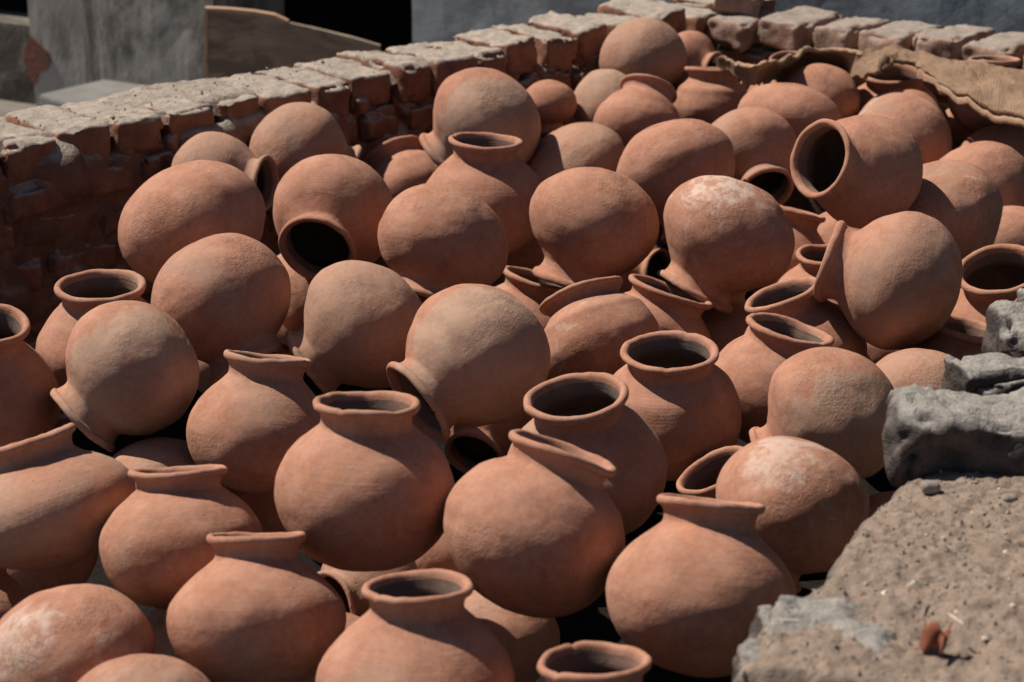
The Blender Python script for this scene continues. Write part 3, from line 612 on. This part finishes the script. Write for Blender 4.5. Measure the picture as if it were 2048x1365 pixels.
# x, y, z of the belly's centre; mouth axis; belly radius; neck height; bowl depth; mouth width; seed; tone; flash; dust; chips; label; group
POTS = [
    (-0.5554, 2.4033, 0.4081, 0.2867, -0.1303, -0.9491, 0.1105, 0.9, 0.85, 1.0, 1, 0.1, 0, 0.96, 0, 'bottom-up clay pot with a pale scuffed base in the lower left corner', 'clay pots heaped in the brick kiln'),
    (-0.4387, 2.2405, 0.4069, 0.0955, -0.3087, -0.9463, 0.0977, 0.9, 0.85, 1.0, 2, 0.4, 0, 0.8, 0, 'clay pot showing only a pale domed base at the bottom edge, left of centre', 'clay pots heaped in the brick kiln'),
    (-0.3198, 2.4225, 0.4608, -0.0127, 0.3618, 0.9322, 0.1125, 0.88, 0.85, 0.92, 3, -0.4, 0, 0.2, 0, 'upright terracotta pot with a thin level rim, frontmost at lower left', 'clay pots heaped in the brick kiln'),
    (-0.1127, 2.2394, 0.467, 0.0078, 0.1745, 0.9846, 0.1166, 0.98, 0.85, 0.93, 4, -0.2, 0, 0.3, 1, "upright pinkish open pot cut by the bottom edge left of the frame's middle", 'clay pots heaped in the brick kiln'),
    (0.0906, 2.0943, 0.4509, -0.0089, 0.1737, 0.9848, 0.1113, 0.98, 0.85, 0.95, 5, -0.2, 0, 0.2, 2, 'pot showing little but its chipped rim at the bottom edge, right of middle', 'clay pots heaped in the brick kiln'),
    (0.2319, 2.3612, 0.5211, 0.1035, 0.343, 0.9336, 0.1144, 0.98, 0.87, 1.0, 6, -0.3, 0, 0.3, 0, 'upright pink terracotta pot with a level dark-lipped rim beside the earthen near wall', 'clay pots heaped in the brick kiln'),
    (0.0311, 2.494, 0.5482, 0.3273, 0.2833, 0.9014, 0.1186, 0.89, 0.92, 1.05, 7, 0.0, 0, 0.3, 0, 'large pot leaning right with ridged neck and slanting rim, front row centre', 'clay pots heaped in the brick kiln'),
    (-0.1954, 2.5964, 0.5548, 0.04, 0.142, 0.9891, 0.1204, 1.0, 0.87, 0.97, 8, -0.1, 0, 0.4, 1, "large upright wide-bellied pot with open mouth, just left of the front row's centre", 'clay pots heaped in the brick kiln'),
    (-0.4401, 2.5932, 0.4863, -0.0402, 0.3408, 0.9393, 0.1096, 0.86, 0.85, 1.02, 9, 0.3, 0, 0.2, 0, 'tan upright pot with a thin pale level rim, behind the lower left pot', 'clay pots heaped in the brick kiln'),
    (-0.6366, 2.6981, 0.4893, -0.3066, 0.2485, 0.9188, 0.123, 0.78, 0.66, 0.95, 10, 0.5, 0, 0.2, 0, 'buff oval pot leaning left at the left edge, its long rim cut by the frame', 'clay pots heaped in the brick kiln'),
    (-0.7639, 2.704, 0.3195, 0.073, 0.3779, 0.923, 0.0947, 0.9, 0.85, 1.0, 11, 0.0, 0, 0.2, 0, 'dark shaded pot just entering the frame at the lower left edge', 'clay pots heaped in the brick kiln'),
    (-0.8516, 3.1985, 0.459, 0.1621, -0.1405, 0.9767, 0.1273, 1.1, 0.85, 0.95, 12, 0.0, 0, 0.3, 0, 'shaded pot at the left edge showing an open pale-lipped mouth', 'clay pots heaped in the brick kiln'),
    (-0.6996, 3.4526, 0.4644, 0.0078, -0.0385, 0.9992, 0.1156, 0.9, 0.85, 1.1, 13, 0.4, 0, 0.2, 0, 'pot with a grey open rim behind the round pot at left, by the wall', 'clay pots heaped in the brick kiln'),
    (-0.6001, 3.1628, 0.525, -0.6992, -0.2916, -0.6527, 0.1118, 1.0, 0.93, 1.02, 14, 0.3, 1, 0.3, 0, 'round upturned pot at left, its collar pointing down to the lower left', 'clay pots heaped in the brick kiln'),
    (-0.4859, 3.4086, 0.5595, 0.3986, -0.4259, -0.8122, 0.1209, 1.0, 0.9, 1.0, 15, 0.1, 0, 0.3, 0, 'upturned pot at left, its rim arched behind the tan thin-rimmed pot', 'clay pots heaped in the brick kiln'),
    (-0.5703, 3.6845, 0.6064, 0.3975, -0.1251, -0.909, 0.1345, 1.0, 0.85, 1.0, 16, -0.1, 0, 0.2, 0, 'broad smooth upturned pot nearest the left brick wall, resting on another upturned pot', 'clay pots heaped in the brick kiln'),
    (-0.3382, 3.903, 0.5711, -0.1865, -0.9393, -0.2879, 0.1185, 1.0, 0.9, 1.0, 17, 0.0, 0, 0.3, 0, 'pot lying on its side with a large round black mouth facing down left', 'clay pots heaped in the brick kiln'),
    (-0.1265, 3.7256, 0.5603, -0.2864, -0.4726, -0.8334, 0.1219, 0.9, 0.9, 1.05, 18, 0.1, 0, 0.6, 0, 'upturned dusty pot in the middle left with a dark slit under its rim', 'clay pots heaped in the brick kiln'),
    (-0.2508, 3.3605, 0.5274, -0.8064, -0.1599, -0.5694, 0.113, 0.95, 0.93, 1.0, 19, 0.6, 0, 0.3, 0, 'greyish tan tilted pot whose collar points left, between two round upturned pots', 'clay pots heaped in the brick kiln'),
    (-0.06, 3.1809, 0.5377, -0.7445, -0.4857, -0.458, 0.1154, 1.03, 1.02, 1.1, 20, -0.2, 1, 0.3, 1, 'large upturned pot at the centre with its open rim tipped down to the left', 'clay pots heaped in the brick kiln'),
    (-0.0124, 3.6413, 0.3471, 0.0012, -0.3392, -0.9407, 0.1134, 0.9, 0.85, 1.0, 21, 0.5, 0, 0.2, 0, 'pot mostly hidden behind the big upturned centre pot, a dusky sliver at its right', 'clay pots heaped in the brick kiln'),
    (0.1508, 3.4507, 0.4664, -0.3425, 0.5231, 0.7804, 0.1048, 0.88, 0.8, 1.18, 22, -0.1, 0, 0.9, 0, 'dusty orange pot leaning back with the outside of its rim raised, right of centre', 'clay pots heaped in the brick kiln'),
    (0.2488, 3.6315, 0.4028, 0.3497, 0.1487, 0.925, 0.1103, 0.95, 0.85, 1.2, 23, -0.3, 0, 0.2, 0, 'tilted pot with a slanting rim under the white-patched pot', 'clay pots heaped in the brick kiln'),
    (0.3936, 3.748, 0.5763, -0.4713, -0.1472, -0.8696, 0.126, 0.97, 0.8, 1.0, 24, -0.6, 0, 1.0, 0, 'orange upturned pot with a bright white patch on its base', 'clay pots heaped in the brick kiln'),
    (0.1527, 3.8537, 0.5702, -0.3175, -0.2125, -0.9242, 0.1237, 0.98, 0.81, 1.03, 25, -0.2, 0, 0.6, 0, "pink upturned pot with a wide collar, just right of the picture's upper centre", 'clay pots heaped in the brick kiln'),
    (0.0247, 3.8709, 0.3449, 0.2538, 0.1054, 0.9615, 0.1198, 0.9, 0.85, 1.0, 26, 0.2, 0, 0.2, 0, 'dark shaded pot whose slanting rim shows beneath the pink upturned pot', 'clay pots heaped in the brick kiln'),
    (-0.0565, 4.1553, 0.5242, 0.0335, 0.0402, 0.9986, 0.129, 0.98, 0.85, 0.98, 27, -0.4, 0, 0.2, 1, "upright open pot standing in the middle of the heap's upper half", 'clay pots heaped in the brick kiln'),
    (-0.0597, 4.621, 0.5802, -0.7357, -0.0247, -0.6769, 0.1272, 1.0, 0.9, 1.0, 28, -0.2, 1, 0.4, 0, 'tall upturned pot with a buff flank, behind the upright open pot', 'clay pots heaped in the brick kiln'),
    (-0.2319, 4.667, 0.4082, -0.382, 0.5083, 0.7718, 0.113, 0.9, 0.8, 1.1, 29, 0.0, 0, 0.2, 0, 'small pot leaning back with raised rim against the foot of the brick wall', 'clay pots heaped in the brick kiln'),
    (-0.456, 4.4408, 0.5545, 0.8893, 0.126, -0.4397, 0.1132, 1.0, 0.9, 1.0, 30, 0.5, 0, 0.2, 0, 'tan pot by the left wall with its rim pointing right', 'clay pots heaped in the brick kiln'),
    (-0.621, 4.3125, 0.5286, 0.9486, -0.3159, 0.0192, 0.1016, 1.15, 0.85, 0.98, 31, 0.8, 0, 0.2, 0, 'grey-tan pot lying on its side, its mouth turned right, nearest the left wall', 'clay pots heaped in the brick kiln'),
    (0.1403, 4.6235, 0.4773, 0.4736, 0.1155, -0.8732, 0.1198, 0.9, 0.75, 1.0, 32, 0.3, 0, 0.2, 0, 'lens-shaped upturned pot behind the pink upturned pot', 'clay pots heaped in the brick kiln'),
    (0.3445, 4.378, 0.5363, 0.3368, -0.4223, -0.8415, 0.132, 1.0, 0.75, 1.0, 33, -0.3, 0, 0.5, 0, 'orange-pink upturned pot leaning right, its rim just over the white-patched pot', 'clay pots heaped in the brick kiln'),
    (0.5176, 4.5392, 0.525, 0.2551, -0.8419, -0.4755, 0.1092, 1.0, 0.9, 1.0, 34, 0.4, 0, 0.3, 0, 'pot lying on its side with a black half-hidden mouth at upper right', 'clay pots heaped in the brick kiln'),
    (0.6673, 3.8814, 0.659, -0.7613, -0.5652, 0.3179, 0.1086, 1.25, 0.85, 1.12, 35, -0.2, 0, 0.4, 0, 'pot lying with its wide round black mouth facing the viewer at upper right', 'clay pots heaped in the brick kiln'),
    (0.8587, 4.607, 0.5376, -0.3594, -0.0686, -0.9307, 0.1118, 0.9, 0.95, 1.0, 36, 0.3, 0, 0.9, 0, 'dusty round pot behind the wide black-mouthed pot', 'clay pots heaped in the brick kiln'),
    (0.9169, 4.879, 0.4992, -0.0262, -0.1395, -0.9899, 0.1111, 0.9, 0.9, 1.0, 37, -0.2, 0, 0.3, 0, 'round orange pot base just below the sacking, behind the dusty round pot', 'clay pots heaped in the brick kiln'),
    (0.8183, 3.9734, 0.545, 0.3561, -0.286, -0.8896, 0.1284, 1.05, 0.8, 1.0, 38, 0.1, 0, 0.8, 0, 'banded upturned pot with a light scuff, behind the round pot at right', 'clay pots heaped in the brick kiln'),
    (0.6536, 3.4322, 0.5874, -0.9303, 0.3238, 0.1724, 0.1179, 1.0, 0.85, 1.0, 39, 0.3, 0, 0.5, 0, 'round pot on its side at right with its rim standing upright to the left', 'clay pots heaped in the brick kiln'),
    (0.883, 3.6299, 0.4502, -0.1832, -0.2769, 0.9433, 0.121, 0.9, 0.85, 1.1, 40, 0.0, 0, 0.2, 1, 'pot at the right edge with a wide open mouth above the near wall stones', 'clay pots heaped in the brick kiln'),
    (0.757, 3.4534, 0.3926, 0.1759, 0.0228, 0.9841, 0.1129, 0.9, 0.85, 1.05, 41, -0.5, 0, 0.2, 0, "pot whose slanting red rim shows beside the near wall's upper stones", 'clay pots heaped in the brick kiln'),
    (0.6705, 3.2735, 0.4372, -0.0523, -0.2552, -0.9655, 0.0962, 0.9, 0.8, 1.0, 42, 0.2, 0, 0.8, 0, 'pale domed pot base beside the near wall, behind the pink and grey round pot', 'clay pots heaped in the brick kiln'),
    (0.4787, 2.9909, 0.5119, -0.7101, -0.0059, -0.7041, 0.1088, 0.95, 0.9, 1.0, 43, -0.5, 1, 0.4, 0, 'round pink pot with a sharp-edged buff flank, beside the big burnt brick', 'clay pots heaped in the brick kiln'),
    (0.3761, 2.6547, 0.5047, -0.4317, -0.1003, -0.8964, 0.1069, 0.9, 0.9, 1.0, 44, -0.3, 1, 0.96, 0, 'round pot with white ashy streaks, resting against the near earthen wall', 'clay pots heaped in the brick kiln'),
    (0.3438, 2.965, 0.3453, -0.43, -0.0148, 0.9027, 0.1022, 0.95, 0.85, 1.0, 45, -0.3, 0, 0.2, 0, 'pot at lower right glimpsed as a curved rim behind the level dark-lipped pot', 'clay pots heaped in the brick kiln'),
    (0.2513, 3.1384, 0.4527, -0.0529, -0.0665, 0.9964, 0.1118, 1.0, 0.87, 1.14, 46, 0.0, 0, 0.6, 2, 'upright pot with a broad thick open rim, centre right', 'clay pots heaped in the brick kiln'),
    (0.4273, 3.285, 0.4444, 0.242, 0.0491, 0.969, 0.1083, 0.98, 0.85, 1.15, 47, 0.1, 0, 0.3, 1, 'upright pot with a soot-lined open mouth tipped slightly right, behind the broad-rimmed pot', 'clay pots heaped in the brick kiln'),
    (0.5034, 3.4926, 0.4417, -0.3537, 0.0291, 0.9349, 0.1127, 0.95, 0.85, 1.05, 48, 0.1, 0, 0.3, 0, 'pot tilted left with an open dark mouth, behind the soot-lined one', 'clay pots heaped in the brick kiln'),
    (0.6101, 3.9494, 0.3732, 0.0295, -0.0251, 0.9992, 0.1095, 0.95, 0.85, 0.98, 49, -0.2, 0, 0.2, 1, 'pot with a small open rim half hidden by the standing collar at right', 'clay pots heaped in the brick kiln'),
    (0.1071, 2.8612, 0.4793, -0.1418, -0.0963, 0.9852, 0.1195, 0.98, 0.87, 1.05, 50, 0.2, 0, 0.4, 1, 'upright pot with a big open throwing-lined mouth behind the slanting front pot', 'clay pots heaped in the brick kiln'),
    (-0.3891, 3.0562, 0.4619, 0.1235, 0.2594, 0.9578, 0.1115, 1.0, 0.85, 1.0, 51, 0.2, 0, 0.3, 1, 'tan pot with a thin pale rim sloping right, in the left middle', 'clay pots heaped in the brick kiln'),
    (-0.552, 3.0852, 0.3411, 0.0539, -0.3013, -0.952, 0.1059, 0.9, 0.85, 1.0, 52, 0.4, 0, 0.3, 0, 'low pot in the gap below the round left pot, lit in one small patch', 'clay pots heaped in the brick kiln'),
    (-0.2038, 2.7563, 0.3382, -0.6889, -0.7245, 0.0225, 0.0818, 0.9, 0.85, 1.0, 54, 0.5, 0, 0.2, 0, 'low pot in deep shade with its mouth turned left, between the front row pots', 'clay pots heaped in the brick kiln'),
    (-0.0426, 3.4651, 0.3231, -0.2676, -0.8757, -0.402, 0.087, 1.0, 0.85, 1.0, 55, 0.0, 0, 0.2, 0, 'pot in the black gap under the big centre pot, only its dark rim showing', 'clay pots heaped in the brick kiln'),
    (-0.3979, 3.9776, 0.3663, 0.9746, 0.1512, 0.1652, 0.1127, 0.9, 0.85, 1.0, 57, 0.3, 0, 0.2, 0, 'low shaded pot behind the greyish tan tilted pot', 'clay pots heaped in the brick kiln'),
    (0.5471, 4.1723, 0.4046, 0.2806, 0.1564, 0.947, 0.1097, 0.9, 0.85, 1.0, 59, 0.0, 0, 0.3, 0, "brownish shaded pot behind the white-patched pot's right side", 'clay pots heaped in the brick kiln'),
    (0.2622, 4.4401, 0.2917, 0.7285, -0.6585, 0.189, 0.0871, 0.9, 0.85, 1.0, 60, 0.0, 0, 0.2, 0, 'small low pot between the two upturned pots right of centre', 'clay pots heaped in the brick kiln'),
    (0.3227, 5.1914, 0.6023, 0.0824, -0.0654, -0.9944, 0.1083, 0.9, 0.96, 1.0, 61, 0.9, 0, 0.3, 0, "tan egg-shaped upturned pot highest in the heap, before the wall's corner", 'clay pots heaped in the brick kiln'),
    (0.4496, 5.3704, 0.5629, 0.7693, -0.6294, -0.1094, 0.0802, 1.0, 0.85, 0.95, 62, -0.4, 0, 0.2, 0, "small orange pot in the wall's corner with its mouth turned right", 'clay pots heaped in the brick kiln'),
    (0.4816, 5.0525, 0.5194, 0.0316, 0.1483, 0.9884, 0.0965, 0.9, 0.85, 1.2, 63, -0.3, 0, 0.2, 0, "upright orange pot with a level flaring rim below the sacking's frayed end", 'clay pots heaped in the brick kiln'),
    (0.2915, 4.8433, 0.5162, 0.272, 0.5831, 0.7656, 0.1056, 0.95, 0.8, 1.1, 64, -0.1, 0, 0.6, 0, 'pale pink pot leaning back with its raised rim behind, in the upper middle', 'clay pots heaped in the brick kiln'),
    (0.2247, 5.0251, 0.5214, -0.9699, 0.1412, -0.1984, 0.096, 1.0, 0.95, 1.0, 66, 0.6, 1, 0.3, 0, 'orange and grey streaked pot with its collar pointing left, left of the egg-shaped one', 'clay pots heaped in the brick kiln'),
    (0.0888, 4.9558, 0.5462, -0.0024, -0.1334, -0.9911, 0.0663, 0.9, 0.85, 1.0, 67, -0.2, 0, 0.2, 0, "small pot base half in shade at the foot of the wall's top bricks", 'clay pots heaped in the brick kiln'),
    (0.6312, 4.7597, 0.5536, -0.1672, -0.2021, -0.965, 0.1207, 0.95, 0.68, 1.0, 69, -0.4, 0, 0.3, 0, 'smooth pink lens-shaped upturned pot below the sacking', 'clay pots heaped in the brick kiln'),
    (0.733, 5.0066, 0.5377, -0.1896, -0.1009, -0.9767, 0.0992, 0.9, 0.95, 1.0, 70, 0.2, 0, 0.85, 0, 'mottled grey and orange pot base standing proud against the sacking', 'clay pots heaped in the brick kiln'),
    (0.9285, 5.1052, 0.4759, -0.0192, -0.1053, 0.9943, 0.1191, 0.95, 0.85, 1.1, 71, 0.0, 0, 0.2, 0, "pot under the sacking's arch with a black open mouth", 'clay pots heaped in the brick kiln'),
    (0.6948, 5.2946, 0.5154, -0.0224, -0.1705, 0.9851, 0.0819, 0.9, 0.85, 1.0, 72, 0.2, 0, 0.2, 0, 'small pot behind the sacking at the far wall, only its rim above the cloth', 'clay pots heaped in the brick kiln'),
    (1.113, 4.8717, 0.5796, 0.0086, 0.0374, 0.9993, 0.0988, 0.9, 0.85, 1.0, 73, 0.2, 0, 0.2, 0, 'pot behind the sacking at far right, its open rim rising above the cloth', 'clay pots heaped in the brick kiln'),
    (1.1195, 4.7086, 0.4564, -0.024, -0.1011, -0.9946, 0.1135, 0.9, 0.85, 1.0, 74, -0.2, 0, 0.3, 0, "round orange pot under the sacking's lower corner at the right edge", 'clay pots heaped in the brick kiln'),
    (0.9922, 4.4028, 0.4793, 0.3231, -0.5971, -0.7342, 0.1199, 1.1, 0.85, 1.0, 75, -0.1, 0, 0.4, 0, 'upturned pot at the right edge, rim arched over a dark gap', 'clay pots heaped in the brick kiln'),
    (1.1096, 5.0052, 0.4629, -0.0307, -0.1383, -0.9899, 0.09, 0.9, 0.85, 1.0, 77, 0.0, 0, 0.2, 0, 'dark pot shaded by the sacking near the right edge', 'clay pots heaped in the brick kiln'),
    (0.587, 2.9517, 0.3183, -0.0636, -0.3198, -0.9454, 0.0946, 0.9, 0.85, 1.0, 78, 0.0, 0, 0.2, 0, 'low shaded pot wedged against the near wall below the big burnt brick', 'clay pots heaped in the brick kiln'),
    (-0.1295, 2.8958, 0.3031, 0.0224, -0.5008, -0.8653, 0.0931, 0.9, 0.85, 1.0, 79, 0.3, 0, 0.2, 0, "low shaded pot behind the large wide-bellied front pot's right flank", 'clay pots heaped in the brick kiln'),
    (1.0072, 4.1754, 0.3979, 0.2589, -0.7734, -0.5786, 0.1175, 0.9, 0.85, 1.0, 80, 0.0, 0, 0.2, 0, 'pot in shade at the right edge above the wide open mouth', 'clay pots heaped in the brick kiln'),
    (-0.3814, 3.2368, 0.2838, 0.4689, 0.2282, 0.8532, 0.1069, 0.9, 0.85, 1.0, 81, 0.2, 0, 0.2, 0, 'low pot in the black gap between the tan thin-rimmed pot and the front rows', 'clay pots heaped in the brick kiln'),
    (0.3895, 3.7928, 0.3414, -0.1399, 0.3379, 0.9307, 0.1129, 0.9, 0.85, 1.0, 83, 0.2, 0, 0.2, 0, 'low shaded pot in the gap behind the broad thick-rimmed pot', 'clay pots heaped in the brick kiln'),
    (0.7123, 4.3199, 0.3695, 0.126, -0.303, -0.9446, 0.1161, 0.9, 0.85, 1.0, 85, 0.0, 0, 0.2, 0, 'low pot in the dark gap beneath the wide black-mouthed pot', 'clay pots heaped in the brick kiln'),
    (0.0501, 4.3144, 0.3817, 0.1704, -0.2817, -0.9442, 0.1212, 0.9, 0.85, 1.0, 86, 0.3, 0, 0.2, 0, 'low pot in the gap between the upright open pot and the pink upturned one', 'clay pots heaped in the brick kiln'),
    (-0.7474, 3.0156, 0.2548, 0.2662, -0.3522, -0.8973, 0.1047, 0.9, 0.85, 1.0, 87, 0.2, 0, 0.2, 0, 'low pot in the dark below the buff oval pot', 'clay pots heaped in the brick kiln'),
    (-0.2651, 2.5891, 0.293, 0.2194, -0.4379, -0.8719, 0.1017, 0.9, 0.85, 1.0, 88, 0.2, 0, 0.2, 0, 'low pot in the dark between the two frontmost upright pots at lower left', 'clay pots heaped in the brick kiln'),
    (-0.0275, 2.7146, 0.2713, 0.1782, -0.4467, -0.8768, 0.0955, 0.9, 0.85, 1.0, 89, 0.2, 0, 0.2, 0, 'low pot base in the gap under the large slanting pot, behind the front open pot', 'clay pots heaped in the brick kiln'),
    (-0.5161, 3.8127, 0.3116, 0.2158, -0.2995, -0.9294, 0.109, 0.9, 0.85, 1.0, 90, 0.2, 0, 0.2, 0, 'low pot in the gap behind the tan thin-rimmed pot in the left middle', 'clay pots heaped in the brick kiln'),
    (0.6877, 3.7515, 0.3541, 0.2283, 0.2825, 0.9317, 0.1071, 0.9, 0.85, 1.0, 91, 0.0, 0, 0.2, 0, 'low pot in the dark beneath the round pot with the standing collar', 'clay pots heaped in the brick kiln'),
    (-0.4266, 2.7035, 0.2684, 0.2411, -0.4138, -0.8779, 0.1058, 0.9, 0.85, 1.0, 94, 0.2, 0, 0.2, 0, 'low pot in the dark between the pale scuffed base and the frontmost level-rimmed pot', 'clay pots heaped in the brick kiln'),
    (0.6274, 5.1445, 0.5015, -0.8329, 0.2967, 0.4671, 0.086, 0.9, 0.85, 1.0, 97, 0.0, 0, 0.2, 0, 'small pot behind the smooth pink pot, a bit of its rim left of it', 'clay pots heaped in the brick kiln'),
]
for x, y, z, ax, ay, az, R, h, c, k, sd, tone, flash, dust, chip, lab, grp in POTS:
    make_pot((x, y, z), (ax, ay, az), R, h, c, k, sd, tone, flash, dust, lab, grp, chip=chip)
